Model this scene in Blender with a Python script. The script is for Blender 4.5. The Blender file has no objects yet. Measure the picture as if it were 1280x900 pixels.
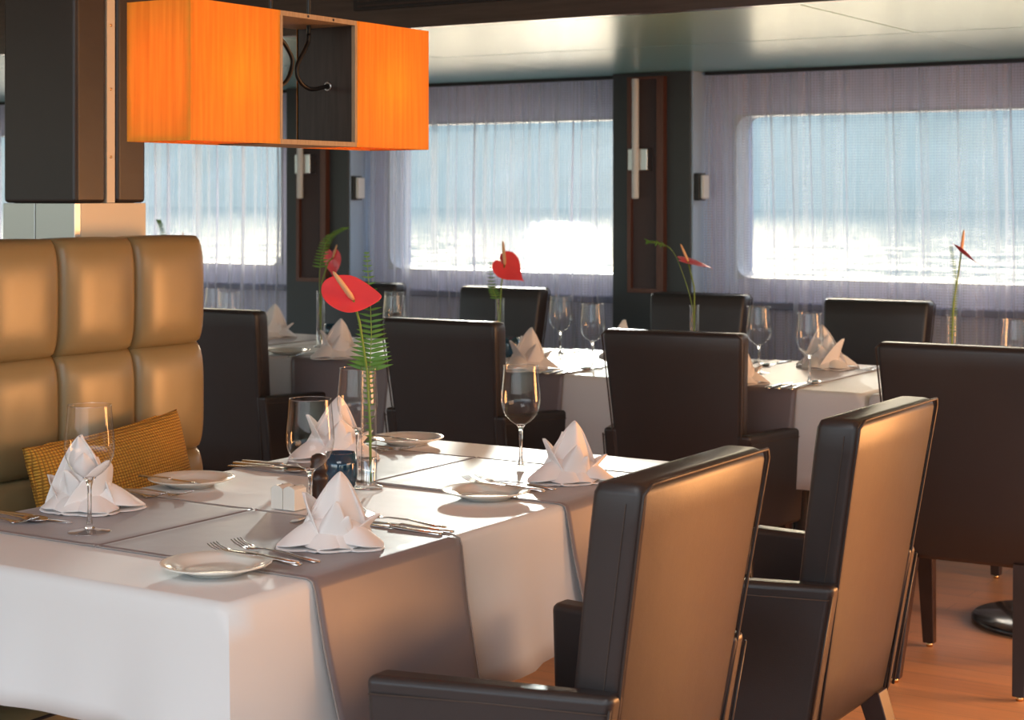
import bpy, bmesh, math, random
from mathutils import Vector, Matrix
random.seed(7)
S = bpy.context.scene
COL = S.collection
PI = math.pi

# ------------------------------------------------------------------ camera
cam = bpy.data.cameras.new('camera'); cam_o = bpy.data.objects.new('camera', cam); COL.objects.link(cam_o)
cam_o.location = (0, 0, 1.35); cam_o.rotation_euler = (PI/2, 0, math.radians(32.3))
cam.sensor_width = 36; cam.lens = 2147*36/1280; cam.shift_y = -204/1280
cam.clip_start = .05; cam.clip_end = 3000
cam.dof.use_dof = True; cam.dof.focus_distance = 3.3; cam.dof.aperture_fstop = 9
S.camera = cam_o
# ------------------------------------------------------------------ world, sun, added lights, exposure
W = bpy.data.worlds.new('sky'); S.world = W; W.use_nodes = True
wn = W.node_tree.nodes; wl = W.node_tree.links
for n in list(wn): wn.remove(n)
sky = wn.new('ShaderNodeTexSky'); sky.sky_type = 'NISHITA'; sky.sun_disc = False
SUN_DIR = Vector((-.50, .845, 0)).normalized(); SUN_EL = math.radians(8.3)
sky.sun_elevation = math.radians(20); sky.sun_rotation = math.atan2(SUN_DIR.x, SUN_DIR.y)
sky.air_density = 1.0; sky.dust_density = 2.0; sky.ozone_density = 1.2
bg = wn.new('ShaderNodeBackground'); bg.inputs['Strength'].default_value = .29
wo = wn.new('ShaderNodeOutputWorld')
wl.new(sky.outputs[0], bg.inputs[0]); wl.new(bg.outputs[0], wo.inputs[0])
S.view_settings.view_transform = 'Standard'; S.view_settings.look = 'None'
S.view_settings.gamma = 1; S.view_settings.use_curve_mapping = False
S.view_settings.exposure = 0.55

def light(name, kind, loc, direction, energy, color, **kw):
    l = bpy.data.lights.new(name, kind); l.energy = energy; l.color = color
    o = bpy.data.objects.new(name, l); COL.objects.link(o); o.location = loc
    o.rotation_euler = Vector(direction).to_track_quat('-Z', 'Y').to_euler()
    for k, v in kw.items(): setattr(l, k, v)
    return o
sd = Vector((SUN_DIR.x*math.cos(SUN_EL), SUN_DIR.y*math.cos(SUN_EL), math.sin(SUN_EL)))
light('sun', 'SUN', (-6, 10, 6), -sd, 2.2, (.96, 1, .92), angle=math.radians(1.2))
# assumed warm lamp and added warm fill right of the tables, out of frame
light('assumed_warm_lamp', 'AREA', (2.2, 3.4, 1.75), (-1, .0, -.30), 28, (1, .52, .22), shape='RECTANGLE', size=2.6, size_y=.8)  # no lamp seen; assumed from the warm light on right-facing sides
light('warm_chair_back_fill', 'AREA', (.75, 5.5, .75), (-.5, -.83, .02), 85, (1, .42, .13), shape='RECTANGLE', size=1.3, size_y=1.0)  # added unseen fill so the chair backs reflect orange; no real lamp
light('added_ceiling_fill', 'AREA', (-1.2, .6, 2.27), (-.2, .2, -1), 20, (.95, .98, 1), shape='RECTANGLE', size=1.4, size_y=1.4)  # soft overhead fill added out of frame; no ceiling lamp is seen

light('assumed_window_fill', 'AREA', (-1.5, -2.9, 1.45), (0, 1, 0), 35, (.80, .86, 1), shape='RECTANGLE', size=7, size_y=.9)  # unseen cool fill added behind the camera; windows on that side are only assumed
# ------------------------------------------------------------------ materials
def nodes(name):
    m = bpy.data.materials.new(name); m.use_nodes = True
    t = m.node_tree; b = t.nodes['Principled BSDF']
    return m, t.nodes, t.links, b
def mat(name, col, rough=.5, metal=0, spec=.5, bump=None, var=None, coat=0, sheen=0, trans=0, ior=1.45):
    """bump=(scale, strength, distance), var=(scale, amount)"""
    m, n, l, b = nodes(name)
    b.inputs['Base Color'].default_value = (*col, 1); b.inputs['Roughness'].default_value = rough
    b.inputs['Metallic'].default_value = metal; b.inputs['Specular IOR Level'].default_value = spec
    b.inputs['Coat Weight'].default_value = coat; b.inputs['Coat Roughness'].default_value = .08
    b.inputs['Sheen Weight'].default_value = sheen; b.inputs['Transmission Weight'].default_value = trans
    b.inputs['IOR'].default_value = ior
    tc = n.new('ShaderNodeTexCoord')
    if var:
        t = n.new('ShaderNodeTexNoise'); t.inputs['Scale'].default_value = var[0]; t.inputs['Detail'].default_value = 4
        l.new(tc.outputs['Object'], t.inputs['Vector'])
        r = n.new('ShaderNodeMixRGB'); k = var[1]
        r.inputs[1].default_value = (*[c*(1-k) for c in col], 1); r.inputs[2].default_value = (*[min(1, c*(1+k)) for c in col], 1)
        l.new(t.outputs['Fac'], r.inputs[0]); l.new(r.outputs[0], b.inputs['Base Color'])
    if bump:
        t = n.new('ShaderNodeTexNoise'); t.inputs['Scale'].default_value = bump[0]; t.inputs['Detail'].default_value = 3
        l.new(tc.outputs['Object'], t.inputs['Vector'])
        q = n.new('ShaderNodeBump'); q.inputs['Strength'].default_value = bump[1]; q.inputs['Distance'].default_value = bump[2]
        l.new(t.outputs['Fac'], q.inputs['Height']); l.new(q.outputs[0], b.inputs['Normal'])
    return m
def stretch_mat(name, c1, c2, scl, rough, bump=.1, coat=0, axis_scale=(1, 1, 1), dist=.001, trl=0):
    """streaky material: noise stretched along one axis (wood grain, slub silk)"""
    m, n, l, b = nodes(name)
    tc = n.new('ShaderNodeTexCoord'); mp = n.new('ShaderNodeMapping'); mp.inputs['Scale'].default_value = axis_scale
    t = n.new('ShaderNodeTexNoise'); t.inputs['Scale'].default_value = scl; t.inputs['Detail'].default_value = 6
    l.new(tc.outputs['Object'], mp.inputs[0]); l.new(mp.outputs[0], t.inputs['Vector'])
    r = n.new('ShaderNodeValToRGB'); r.color_ramp.elements[0].position = .3; r.color_ramp.elements[1].position = .7
    r.color_ramp.elements[0].color = (*c1, 1); r.color_ramp.elements[1].color = (*c2, 1)
    l.new(t.outputs['Fac'], r.inputs[0]); l.new(r.outputs[0], b.inputs['Base Color'])
    b.inputs['Roughness'].default_value = rough; b.inputs['Coat Weight'].default_value = coat; b.inputs['Coat Roughness'].default_value = .1
    q = n.new('ShaderNodeBump'); q.inputs['Strength'].default_value = bump; q.inputs['Distance'].default_value = dist
    l.new(t.outputs['Fac'], q.inputs['Height']); l.new(q.outputs[0], b.inputs['Normal'])
    if trl:
        out = [x for x in n if x.type == 'OUTPUT_MATERIAL'][0]
        tr = n.new('ShaderNodeBsdfTranslucent'); l.new(r.outputs[0], tr.inputs[0])
        mx = n.new('ShaderNodeMixShader'); mx.inputs[0].default_value = trl
        l.new(b.outputs[0], mx.inputs[1]); l.new(tr.outputs[0], mx.inputs[2]); l.new(mx.outputs[0], out.inputs[0])
    return m
def thin_glass(name, tint=(1, 1, 1), base=.03, edge=.9):
    """thin-walled clear glass: straight-through transmission plus Fresnel-like reflection"""
    m = bpy.data.materials.new(name); m.use_nodes = True; n = m.node_tree.nodes; l = m.node_tree.links
    for x in list(n): n.remove(x)
    o = n.new('ShaderNodeOutputMaterial'); mx = n.new('ShaderNodeMixShader')
    tr = n.new('ShaderNodeBsdfTransparent'); tr.inputs[0].default_value = (*tint, 1)
    g = n.new('ShaderNodeBsdfGlossy'); g.inputs['Roughness'].default_value = .03
    lw = n.new('ShaderNodeLayerWeight'); lw.inputs[0].default_value = .5
    mr = n.new('ShaderNodeMapRange'); pw = n.new('ShaderNodeMath'); pw.operation = 'POWER'; pw.inputs[1].default_value = 3.0
    l.new(lw.outputs['Facing'], pw.inputs[0]); l.new(pw.outputs[0], mr.inputs[0])
    mr.inputs[3].default_value = base; mr.inputs[4].default_value = edge
    l.new(mr.outputs[0], mx.inputs[0]); l.new(tr.outputs[0], mx.inputs[1]); l.new(g.outputs[0], mx.inputs[2]); l.new(mx.outputs[0], o.inputs[0])
    return m

def leather(name, col, rough, var=.15):
    m, n, l, b = nodes(name)
    tc = n.new('ShaderNodeTexCoord')
    v = n.new('ShaderNodeTexVoronoi'); v.inputs['Scale'].default_value = 420
    s_ = n.new('ShaderNodeTexNoise'); s_.inputs['Scale'].default_value = 7; s_.inputs['Detail'].default_value = 5
    l.new(tc.outputs['Object'], v.inputs['Vector']); l.new(tc.outputs['Object'], s_.inputs['Vector'])
    q = n.new('ShaderNodeBump'); q.inputs['Strength'].default_value = .12; q.inputs['Distance'].default_value = .0006
    q2 = n.new('ShaderNodeBump'); q2.inputs['Strength'].default_value = .25; q2.inputs['Distance'].default_value = .006
    l.new(v.outputs['Distance'], q.inputs['Height']); l.new(s_.outputs['Fac'], q2.inputs['Height'])
    l.new(q2.outputs[0], q.inputs['Normal']); l.new(q.outputs[0], b.inputs['Normal'])
    r = n.new('ShaderNodeMixRGB'); r.inputs[1].default_value = (*[c*(1-var) for c in col], 1); r.inputs[2].default_value = (*[c*(1+var) for c in col], 1)
    l.new(s_.outputs['Fac'], r.inputs[0]); l.new(r.outputs[0], b.inputs['Base Color'])
    b.inputs['Roughness'].default_value = rough
    return m

def cloth_mat(name, col, rough=.7, sheen=.2, scale=900, spec=.3):
    m, n, l, b = nodes(name)
    tc = n.new('ShaderNodeTexCoord')
    b.inputs['Base Color'].default_value = (*col, 1); b.inputs['Roughness'].default_value = rough
    b.inputs['Sheen Weight'].default_value = sheen; b.inputs['Specular IOR Level'].default_value = spec
    a = n.new('ShaderNodeTexNoise'); a.inputs['Scale'].default_value = scale
    c = n.new('ShaderNodeTexNoise'); c.inputs['Scale'].default_value = 6; c.inputs['Detail'].default_value = 3
    l.new(tc.outputs['Object'], a.inputs['Vector']); l.new(tc.outputs['Object'], c.inputs['Vector'])
    q = n.new('ShaderNodeBump'); q.inputs['Strength'].default_value = .1; q.inputs['Distance'].default_value = .0005
    q2 = n.new('ShaderNodeBump'); q2.inputs['Strength'].default_value = .3; q2.inputs['Distance'].default_value = .008
    l.new(a.outputs['Fac'], q.inputs['Height']); l.new(c.outputs['Fac'], q2.inputs['Height'])
    l.new(q2.outputs[0], q.inputs['Normal']); l.new(q.outputs[0], b.inputs['Normal'])
    return m

def curtain_mat():
    m = bpy.data.materials.new('sheer'); m.use_nodes = True; n = m.node_tree.nodes; l = m.node_tree.links
    for x in list(n): n.remove(x)
    o = n.new('ShaderNodeOutputMaterial'); mx = n.new('ShaderNodeMixShader'); m2 = n.new('ShaderNodeMixShader')
    tr = n.new('ShaderNodeBsdfTransparent'); df = n.new('ShaderNodeBsdfDiffuse'); tl = n.new('ShaderNodeBsdfTranslucent')
    df.inputs[0].default_value = (.84, .80, .92, 1); tl.inputs[0].default_value = (.76, .75, .76, 1)
    m2.inputs[0].default_value = .45
    lw = n.new('ShaderNodeLayerWeight'); lw.inputs[0].default_value = .5
    tc = n.new('ShaderNodeTexCoord')
    def wave(axis, sc):
        w = n.new('ShaderNodeTexWave'); w.bands_direction = axis; w.inputs['Scale'].default_value = sc
        l.new(tc.outputs['Object'], w.inputs['Vector']); return w
    wz = wave('Z', 26); wx = wave('X', 26)
    ad = n.new('ShaderNodeMath'); ad.operation = 'ADD'; l.new(wz.outputs['Fac'], ad.inputs[0]); l.new(wx.outputs['Fac'], ad.inputs[1])
    nz = n.new('ShaderNodeTexNoise'); nz.inputs['Scale'].default_value = 3
    mpp = n.new('ShaderNodeMapping'); mpp.inputs['Scale'].default_value = (14, 14, .12)
    l.new(tc.outputs['Object'], mpp.inputs[0]); l.new(mpp.outputs[0], nz.inputs['Vector'])
    # opacity = .30 + .30*facing^2 + .07*(weave) + .25*(noise-.5)
    pw = n.new('ShaderNodeMath'); pw.operation = 'POWER'; pw.inputs[1].default_value = 1.3; l.new(lw.outputs['Facing'], pw.inputs[0])
    a1 = n.new('ShaderNodeMath'); a1.operation = 'MULTIPLY_ADD'; a1.inputs[1].default_value = 1.15; a1.inputs[2].default_value = -.24; l.new(pw.outputs[0], a1.inputs[0])
    a2 = n.new('ShaderNodeMath'); a2.operation = 'MULTIPLY_ADD'; a2.inputs[1].default_value = .13; l.new(ad.outputs[0], a2.inputs[0]); l.new(a1.outputs[0], a2.inputs[2])
    a3 = n.new('ShaderNodeMath'); a3.operation = 'MULTIPLY_ADD'; a3.inputs[1].default_value = .50; a3.use_clamp = True
    l.new(nz.outputs['Fac'], a3.inputs[0]); l.new(a2.outputs[0], a3.inputs[2])
    l.new(a3.outputs[0], mx.inputs[0]); l.new(df.outputs[0], m2.inputs[1]); l.new(tl.outputs[0], m2.inputs[2])
    l.new(tr.outputs[0], mx.inputs[1]); l.new(m2.outputs[0], mx.inputs[2]); l.new(mx.outputs[0], o.inputs[0])
    return m

M = {}
M['leather'] = leather('dark_leather', (.030, .023, .022), .38)
M['piping'] = mat('leather_piping', (.035, .024, .02), .45)
M['stitch'] = mat('stitch_thread', (.07, .05, .04), .7)
M['bench'] = leather('tan_leather', (.26, .195, .095), .33, .12)
M['leg'] = mat('dark_wood_leg', (.035, .018, .014), .35, var=(20, .3))
M['brass'] = mat('brass', (.8, .5, .22), .25, 1)
M['steel'] = mat('polished_steel', (.78, .78, .77), .12, 1)
M['brushed'] = mat('brushed_steel', (.62, .64, .66), .28, 1)
M['cloth'] = cloth_mat('table_linen', (.71, .70, .69), .55, .1, spec=.45)
M['napkin'] = cloth_mat('napkin_linen', (.84, .78, .75), .75, .2)
M['runner'] = cloth_mat('satin_runner', (.20, .155, .155), .42, .25, spec=.5)
M['edge'] = cloth_mat('runner_hem', (.30, .26, .24), .5)
M['china'] = mat('china', (.82, .78, .70), .12, coat=.6)
M['pillow'] = mat('ochre_weave', (.55, .27, .03), .85, sheen=.2, var=(40, .3))
M['wood'] = stretch_mat('wenge', (.028, .019, .016), (.05, .035, .03), 10, .45, .15, axis_scale=(14, 14, 1))
M['beam'] = stretch_mat('beam_veneer', (.045, .033, .028), (.075, .058, .048), 8, .32, .05, coat=.3, axis_scale=(.6, 10, 10))
M['redwood'] = stretch_mat('mahogany', (.10, .035, .022), (.15, .055, .035), 10, .35, .1, axis_scale=(14, 14, 1))
M['slate'] = mat('slate_paint', (.055, .062, .066), .42, var=(3, .15))
M['panel'] = mat('fabric_panel', (.085, .06, .06), .8, bump=(500, .3, .001))
M['ceil'] = mat('gloss_ceiling', (.30, .58, .60), .26, spec=.22, coat=.0)  # teal of the reflected windows put into the base colour
M['maincl'] = mat('main_ceiling', (.45, .43, .40), .6)
M['wall'] = mat('wall_paint', (.66, .66, .80), .6, var=(2, .05))
M['frame'] = mat('window_frame', (.62, .63, .66), .4)
M['ledge'] = mat('ledge_paint', (.22, .23, .32), .5)
M['bluelit'] = mat('blue_lit_casing', (.42, .55, .72), .5)  # blue window light on the pillar sides put into the colour
M['dark'] = mat('dark_plastic', (.02, .02, .022), .4)
M['white'] = mat('white_plastic', (.75, .75, .74), .35)
M['cream'] = mat('cream_laminate', (.70, .64, .52), .3)
M['silk'] = stretch_mat('orange_silk', (.84, .30, .012), (.98, .42, .03), 12, .55, .12, axis_scale=(9, 9, .35), trl=.35)
M['ply'] = stretch_mat('plywood_edge', (.30, .21, .13), (.42, .31, .20), 30, .6, .05, axis_scale=(8, 8, 1))
M['cable'] = mat('black_cable', (.008, .008, .009), .4)
M['glass'] = thin_glass('wine_glass', base=.035, edge=.85)
M['stemglass'] = thin_glass('solid_glass', base=.22, edge=.95)
M['solidglass'] = mat('cast_glass', (1, 1, 1), .0, trans=1, ior=1.4)
M['bluegl'] = mat('blue_glass', (.010, .045, .085), .08, coat=1.0, var=(30, .8))
M['pane'] = thin_glass('window_pane', (.97, .985, .99), base=.03, edge=.6)
M['spathe'] = mat('anthurium_red', (.80, .06, .075), .28, coat=.5, bump=(60, .25, .002), var=(15, .2))
M['spadix'] = mat('spadix', (.70, .42, .22), .6, bump=(300, .6, .001))
M['stem'] = mat('green_stem', (.19, .28, .035), .5, var=(30, .2))
M['fern'] = mat('fern_green', (.10, .23, .035), .55, var=(60, .35))
M['disc'] = mat('black_metal', (.025, .027, .03), .22, coat=.6)
M['sheer'] = curtain_mat()

def floor_mat():
    m, n, l, b = nodes('oak_floor')
    tc = n.new('ShaderNodeTexCoord')
    br = n.new('ShaderNodeTexBrick'); br.inputs['Scale'].default_value = 1
    br.inputs['Brick Width'].default_value = 1.2; br.inputs['Row Height'].default_value = .11
    br.inputs['Mortar Size'].default_value = .0012
    br.inputs['Color1'].default_value = (.60, .25, .07, 1); br.inputs['Color2'].default_value = (.70, .31, .09, 1); br.inputs['Mortar'].default_value = (.25, .09, .02, 1)
    l.new(tc.outputs['Object'], br.inputs['Vector'])
    mp = n.new('ShaderNodeMapping'); mp.inputs['Scale'].default_value = (1, 14, 1); l.new(tc.outputs['Object'], mp.inputs[0])
    t = n.new('ShaderNodeTexNoise'); t.inputs['Scale'].default_value = 3; t.inputs['Detail'].default_value = 6; l.new(mp.outputs[0], t.inputs['Vector'])
    mx = n.new('ShaderNodeMixRGB'); mx.blend_type = 'MULTIPLY'; mx.inputs[0].default_value = .5
    l.new(br.outputs[0], mx.inputs[1]); l.new(t.outputs['Fac'], mx.inputs[2])
    g = n.new('ShaderNodeBrightContrast'); g.inputs[1].default_value = .16; l.new(mx.outputs[0], g.inputs[0])
    l.new(g.outputs[0], b.inputs['Base Color']); b.inputs['Roughness'].default_value = .28
    return m
def water_mat():
    m, n, l, b = nodes('river_water')
    b.inputs['Base Color'].default_value = (.10, .16, .16, 1); b.inputs['Roughness'].default_value = .05; b.inputs['Specular IOR Level'].default_value = .5
    tc = n.new('ShaderNodeTexCoord'); a = n.new('ShaderNodeTexNoise'); a.inputs['Scale'].default_value = .28; a.inputs['Detail'].default_value = 5; a.inputs['Roughness'].default_value = .55
    l.new(tc.outputs['Object'], a.inputs['Vector'])
    q = n.new('ShaderNodeBump'); q.inputs['Strength'].default_value = 1; q.inputs['Distance'].default_value = .24
    l.new(a.outputs['Fac'], q.inputs['Height']); l.new(q.outputs[0], b.inputs['Normal'])
    return m
M['floor'] = floor_mat(); M['water'] = water_mat()
M['bank'] = mat('far_bank', (.98, .90, .66), .9, var=(.05, .25))  # haze over the bank put into this pale warm colour
M['quay'] = mat('grey_stone', (.3, .3, .3), .8)

# ------------------------------------------------------------------ helpers
def link(name, me, m=None, parent=None, smooth=True, bev=None, sub=0, solid=0, loc=None, rot=None):
    o = bpy.data.objects.new(name, me); COL.objects.link(o)
    if m and not me.materials: me.materials.append(M[m])
    if parent: o.parent = parent
    if smooth:
        for p in me.polygons: p.use_smooth = True
    if loc: o.location = loc
    if rot: o.rotation_euler = rot
    if solid:
        d = o.modifiers.new('s', 'SOLIDIFY'); d.thickness = solid; d.offset = 0
    if bev:
        d = o.modifiers.new('b', 'BEVEL'); d.width = bev; d.segments = 3; d.limit_method = 'ANGLE'; d.angle_limit = math.radians(35); d.harden_normals = True
    if sub:
        d = o.modifiers.new('u', 'SUBSURF'); d.levels = sub; d.render_levels = sub
    return o
def pydata(name, v, f):
    me = bpy.data.meshes.new(name); me.from_pydata([tuple(x) for x in v], [], f); me.update()
    bm = bmesh.new(); bm.from_mesh(me); bmesh.ops.recalc_face_normals(bm, faces=bm.faces); bm.to_mesh(me); bm.free()
    return me
def tag(o, label, cat, group=None):
    o['label'] = label; o['category'] = cat
    if group: o['group'] = group
    return o
def struct(o, label=None):
    o['kind'] = 'structure'
    if label: o['label'] = label
    return o
def empty(name, label, cat, loc=(0, 0, 0), rz=0, group=None):
    o = bpy.data.objects.new(name, None); COL.objects.link(o); o.location = loc; o.rotation_euler = (0, 0, rz)
    o.empty_display_size = .05
    return tag(o, label, cat, group)
def boxdata(x0, x1, y0, y1, z0, z1):
    v = [(x0, y0, z0), (x1, y0, z0), (x1, y1, z0), (x0, y1, z0), (x0, y0, z1), (x1, y0, z1), (x1, y1, z1), (x0, y1, z1)]
    f = [(0, 3, 2, 1), (4, 5, 6, 7), (0, 1, 5, 4), (1, 2, 6, 5), (2, 3, 7, 6), (3, 0, 4, 7)]
    return v, f
def box(name, b, m, parent=None, bev=None, **k):
    return link(name, pydata(name, *boxdata(*b)), m, parent, smooth=bool(bev), bev=bev, **k)
def boxes(name, bs, m, parent=None, bev=None, **k):
    V, F = [], []
    for b in bs:
        v, f = boxdata(*b); F += [tuple(i+len(V) for i in q) for q in f]; V += v
    return link(name, pydata(name, V, F), m, parent, smooth=bool(bev), bev=bev, **k)
def hexa(name, bot, top, m, parent=None, bev=None, **k):
    """solid with a 4-corner bottom and 4-corner top"""
    f = [(0, 3, 2, 1), (4, 5, 6, 7), (0, 1, 5, 4), (1, 2, 6, 5), (2, 3, 7, 6), (3, 0, 4, 7)]
    return link(name, pydata(name, list(bot)+list(top), f), m, parent, smooth=bool(bev), bev=bev, **k)
def tube_mesh(name, pts, r, seg=8, closed=False):
    pts = [Vector(p) for p in pts]; n = len(pts); rs = r if isinstance(r, (list, tuple)) else [r]*n
    V, F = [], []; up = Vector((0, 0, 1)); prev = None
    for i, p in enumerate(pts):
        if closed: t = (pts[(i+1) % n]-pts[i-1])
        else: t = pts[min(i+1, n-1)]-pts[max(i-1, 0)]
        t.normalize()
        if prev is None:
            a = t.orthogonal().normalized()
        else:
            a = (prev-t*prev.dot(t)).normalized()
        prev = a; b = t.cross(a)
        for k in range(seg):
            an = 2*PI*k/seg; V.append(p+(a*math.cos(an)+b*math.sin(an))*rs[i])
    m_ = n if closed else n-1
    for i in range(m_):
        for k in range(seg):
            j = (i+1) % n
            F.append((i*seg+k, i*seg+(k+1) % seg, j*seg+(k+1) % seg, j*seg+k))
    if not closed:
        F.append(tuple(range(seg-1, -1, -1))); F.append(tuple((n-1)*seg+k for k in range(seg)))
    return pydata(name, V, F)
def tube(name, pts, r, m, parent=None, seg=8, closed=False, **k):
    return link(name, tube_mesh(name, pts, r, seg, closed), m, parent, **k)
def lathe_mesh(name, prof, seg=32, sy=1):
    V, F = [], []
    for r, z in prof:
        for k in range(seg):
            a = 2*PI*k/seg; V.append((max(r, 1e-5)*math.cos(a), max(r, 1e-5)*math.sin(a)*sy, z))
    for i in range(len(prof)-1):
        for k in range(seg):
            F.append((i*seg+k, i*seg+(k+1) % seg, (i+1)*seg+(k+1) % seg, (i+1)*seg+k))
    return pydata(name, V, F)
def lathe(name, prof, m, parent=None, seg=32, **k):
    return link(name, lathe_mesh(name, prof, seg), m, parent, **k)
def spline(pts, n=8):
    pts = [Vector(p) for p in pts]; out = []
    P = [pts[0]]+pts+[pts[-1]]
    for i in range(1, len(P)-2):
        p0, p1, p2, p3 = P[i-1:i+3]
        for k in range(n):
            t = k/n
            out.append(.5*((2*p1)+(p2-p0)*t+(2*p0-5*p1+4*p2-p3)*t*t+(3*p1-p0-3*p2+p3)*t**3))
    out.append(pts[-1]); return out
def copy_tree(o, parent=None):
    c = o.copy(); COL.objects.link(c); c.parent = parent
    for ch in [x for x in KIDS.get(o.name, [])]: copy_tree(ch, c)
    return c
KIDS = {}
def index_kids():
    KIDS.clear()
    for o in bpy.data.objects:
        if o.parent: KIDS.setdefault(o.parent.name, []).append(o)
def dup(root, loc, rz, label, cat=None, group=None):
    c = copy_tree(root); c.location = loc; c.rotation_euler = (root.rotation_euler[0], root.rotation_euler[1], rz)
    c['label'] = label
    if cat: c['category'] = cat
    if group: c['group'] = group
    return c

# ------------------------------------------------------------------ setting: outside
wat = link('river_water', pydata('river_water', [(-900, 9, -1.25), (500, 9, -1.25), (500, 900, -1.25), (-900, 900, -1.25)], [(0, 1, 2, 3)]), 'water', smooth=False)
struct(wat, 'rippling river water outside the windows')
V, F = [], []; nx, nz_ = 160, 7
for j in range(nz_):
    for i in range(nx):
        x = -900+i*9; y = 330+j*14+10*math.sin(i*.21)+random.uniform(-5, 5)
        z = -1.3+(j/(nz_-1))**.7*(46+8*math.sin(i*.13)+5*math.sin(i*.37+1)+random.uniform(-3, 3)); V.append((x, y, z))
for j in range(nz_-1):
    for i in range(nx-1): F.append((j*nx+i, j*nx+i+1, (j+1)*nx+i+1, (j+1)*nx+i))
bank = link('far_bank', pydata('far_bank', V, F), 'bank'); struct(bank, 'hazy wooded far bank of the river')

# ------------------------------------------------------------------ setting: room shell
struct(link('floor', pydata('floor', *boxdata(-10, 3.5, -3, 7.45, -.06, 0)), 'floor', smooth=False), 'warm orange-brown wooden floor')
WIN = [(-9.3, -8.05), (-7.65, -6.02), (-5.31, -3.85), (-3.345, -1.9), (-1.3, .3), (.9, 2.4)]
ZB, ZT = .975, 1.725
bs = [(-10, 3.5, 7.2, 7.4, 0, ZB), (-10, 3.5, 7.2, 7.4, ZT, 2.4)]
xs = [-10]+[v for w in WIN for v in w]+[3.5]
for i in range(0, len(xs), 2): bs.append((xs[i], xs[i+1], 7.2, 7.4, ZB, ZT))
struct(boxes('wall_back', bs, 'wall'), 'pale wall with wide cabin windows behind the sheer curtains')
for i, (a, b) in enumerate(WIN):
    V, F = [], []; R_ = .07; nseg = 6
    inner = []
    for cx_, cz_, a0 in ((b-R_-.012, ZT-R_-.006, 0), (a+R_+.012, ZT-R_-.006, PI/2), (a+R_+.012, ZB+R_+.006, PI), (b-R_-.012, ZB+R_+.006, 1.5*PI)):
        for k in range(nseg+1):
            an = a0+PI/2*k/nseg; inner.append((cx_+R_*math.cos(an), cz_+R_*math.sin(an)))
    outer = []
    cs = [(b, ZT), (a, ZT), (a, ZB), (b, ZB)]
    for q in range(4):
        for k in range(nseg+1): outer.append(cs[q])
    n = len(inner)
    for y in (7.195, 7.33):
        V += [(x, y, z) for x, z in inner]; V += [(x, y, z) for x, z in outer]
    for k in range(n):
        k2 = (k+1) % n
        F.append((k, k2, n+k2, n+k)); F.append((2*n+k, 3*n+k, 3*n+k2, 2*n+k2)); F.append((k, 2*n+k, 2*n+k2, k2))
    bm = bmesh.new(); vs = [bm.verts.new(v) for v in V]
    for f in F:
        ff = []
        for q in f:
            if vs[q] not in ff: ff.append(vs[q])
        if len(ff) > 2:
            try: bm.faces.new(ff)
            except ValueError: pass
    bmesh.ops.remove_doubles(bm, verts=bm.verts, dist=1e-5); bmesh.ops.recalc_face_normals(bm, faces=bm.faces)
    me = bpy.data.meshes.new('window'); bm.to_mesh(me); bm.free()
    w = link('window_%d' % (i+1), me, 'frame', smooth=False); struct(w, 'wide cabin window with rounded corners')
    box('pane', (a-.0, b+.0, 7.31, 7.314, ZB, ZT), 'pane', w)
    box('sill', (a-.08, b+.08, 7.12, 7.2, ZB-.13, ZB-.10), 'ledge', w, bev=.004)
    p = light('window_portal', 'AREA', ((a+b)/2, 7.42, (ZB+ZT)/2), (0, -1, 0), 1, (1, 1, 1), shape='RECTANGLE', size=b-a, size_y=ZT-ZB)
    p.data.cycles.is_portal = True

# dropped glossy ceiling over the window tables, its front fascia, the main ceiling
ceil = struct(box('ceiling', (-10, 3.5, -3, 7.45, 2.36, 2.44), 'maincl'), 'cabin ceiling')
sof = struct(box('ceiling_soffit', (-10, 3.5, 4.76, 7.2, 1.935, 1.96), 'wood'), 'dropped ceiling over the window tables')
xj = [-10, -7.9, -5.95, -4.0, -2.0, -.05, 1.9, 3.5]
for i in range(len(xj)-1):
    box('ceiling_panel', (xj[i]+.004, xj[i+1]-.004, 4.765, 5.79, 1.92, 1.935), 'ceil', sof)
for i in range(0, len(xj)-1):
    box('ceiling_panel', (xj[i]+.001, xj[i+1]-.001, 5.80, 7.195, 1.92, 1.935), 'ceil', sof)
trim = struct(box('trim_1', (-10, 3.5, 4.72, 4.76, 1.92, 2.36), 'beam'), 'dark veneered fascia of the dropped ceiling')
# vent grille on the fascia
vg = box('vent_grille', (-3.62, -2.82, 4.705, 4.72, 1.99, 2.09), 'dark', trim)
for k in range(5):
    box('slat', (-3.60, -2.84, 4.698, 4.706, 2.0+k*.018, 2.007+k*.018), 'wood', vg)
struct(box('baseboard_back', (-10, 3.5, 7.17, 7.2, 0, .08), 'wood'))

# pillars
PIL = [(-7.90, -7.50), (-5.83, -5.42), (-3.872, -3.47), (-1.80, -1.40), (.5, .9)]
for i, (a, b) in enumerate(PIL):
    o = struct(box('pillar', (a, b, 7.0, 7.2, 0, 1.92), 'slate', bev=.004), 'dark slate pillar between two curtained windows')
    xa, xb, z0, z1 = a+.095, b-.12, .91, 1.90
    box('side_blue_light', (b, b+.008, 7.01, 7.2, .0, 1.92), 'bluelit', o)  # added strip whose blue tint imitates window light beside the pillar
    box('panel', (xa+.02, xb-.03, 6.985, 7.0, z0+.02, z1-.01), 'panel', o)
    boxes('panel_frame', [(xa, xa+.02, 6.965, 7.0, z0, z1), (xb-.035, xb, 6.965, 7.0, z0, z1), (xa+.02, xb-.035, 6.965, 7.0, z0, z0+.02), (xa+.02, xb-.035, 6.965, 7.0, z1-.012, z1)], 'redwood', o)
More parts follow.
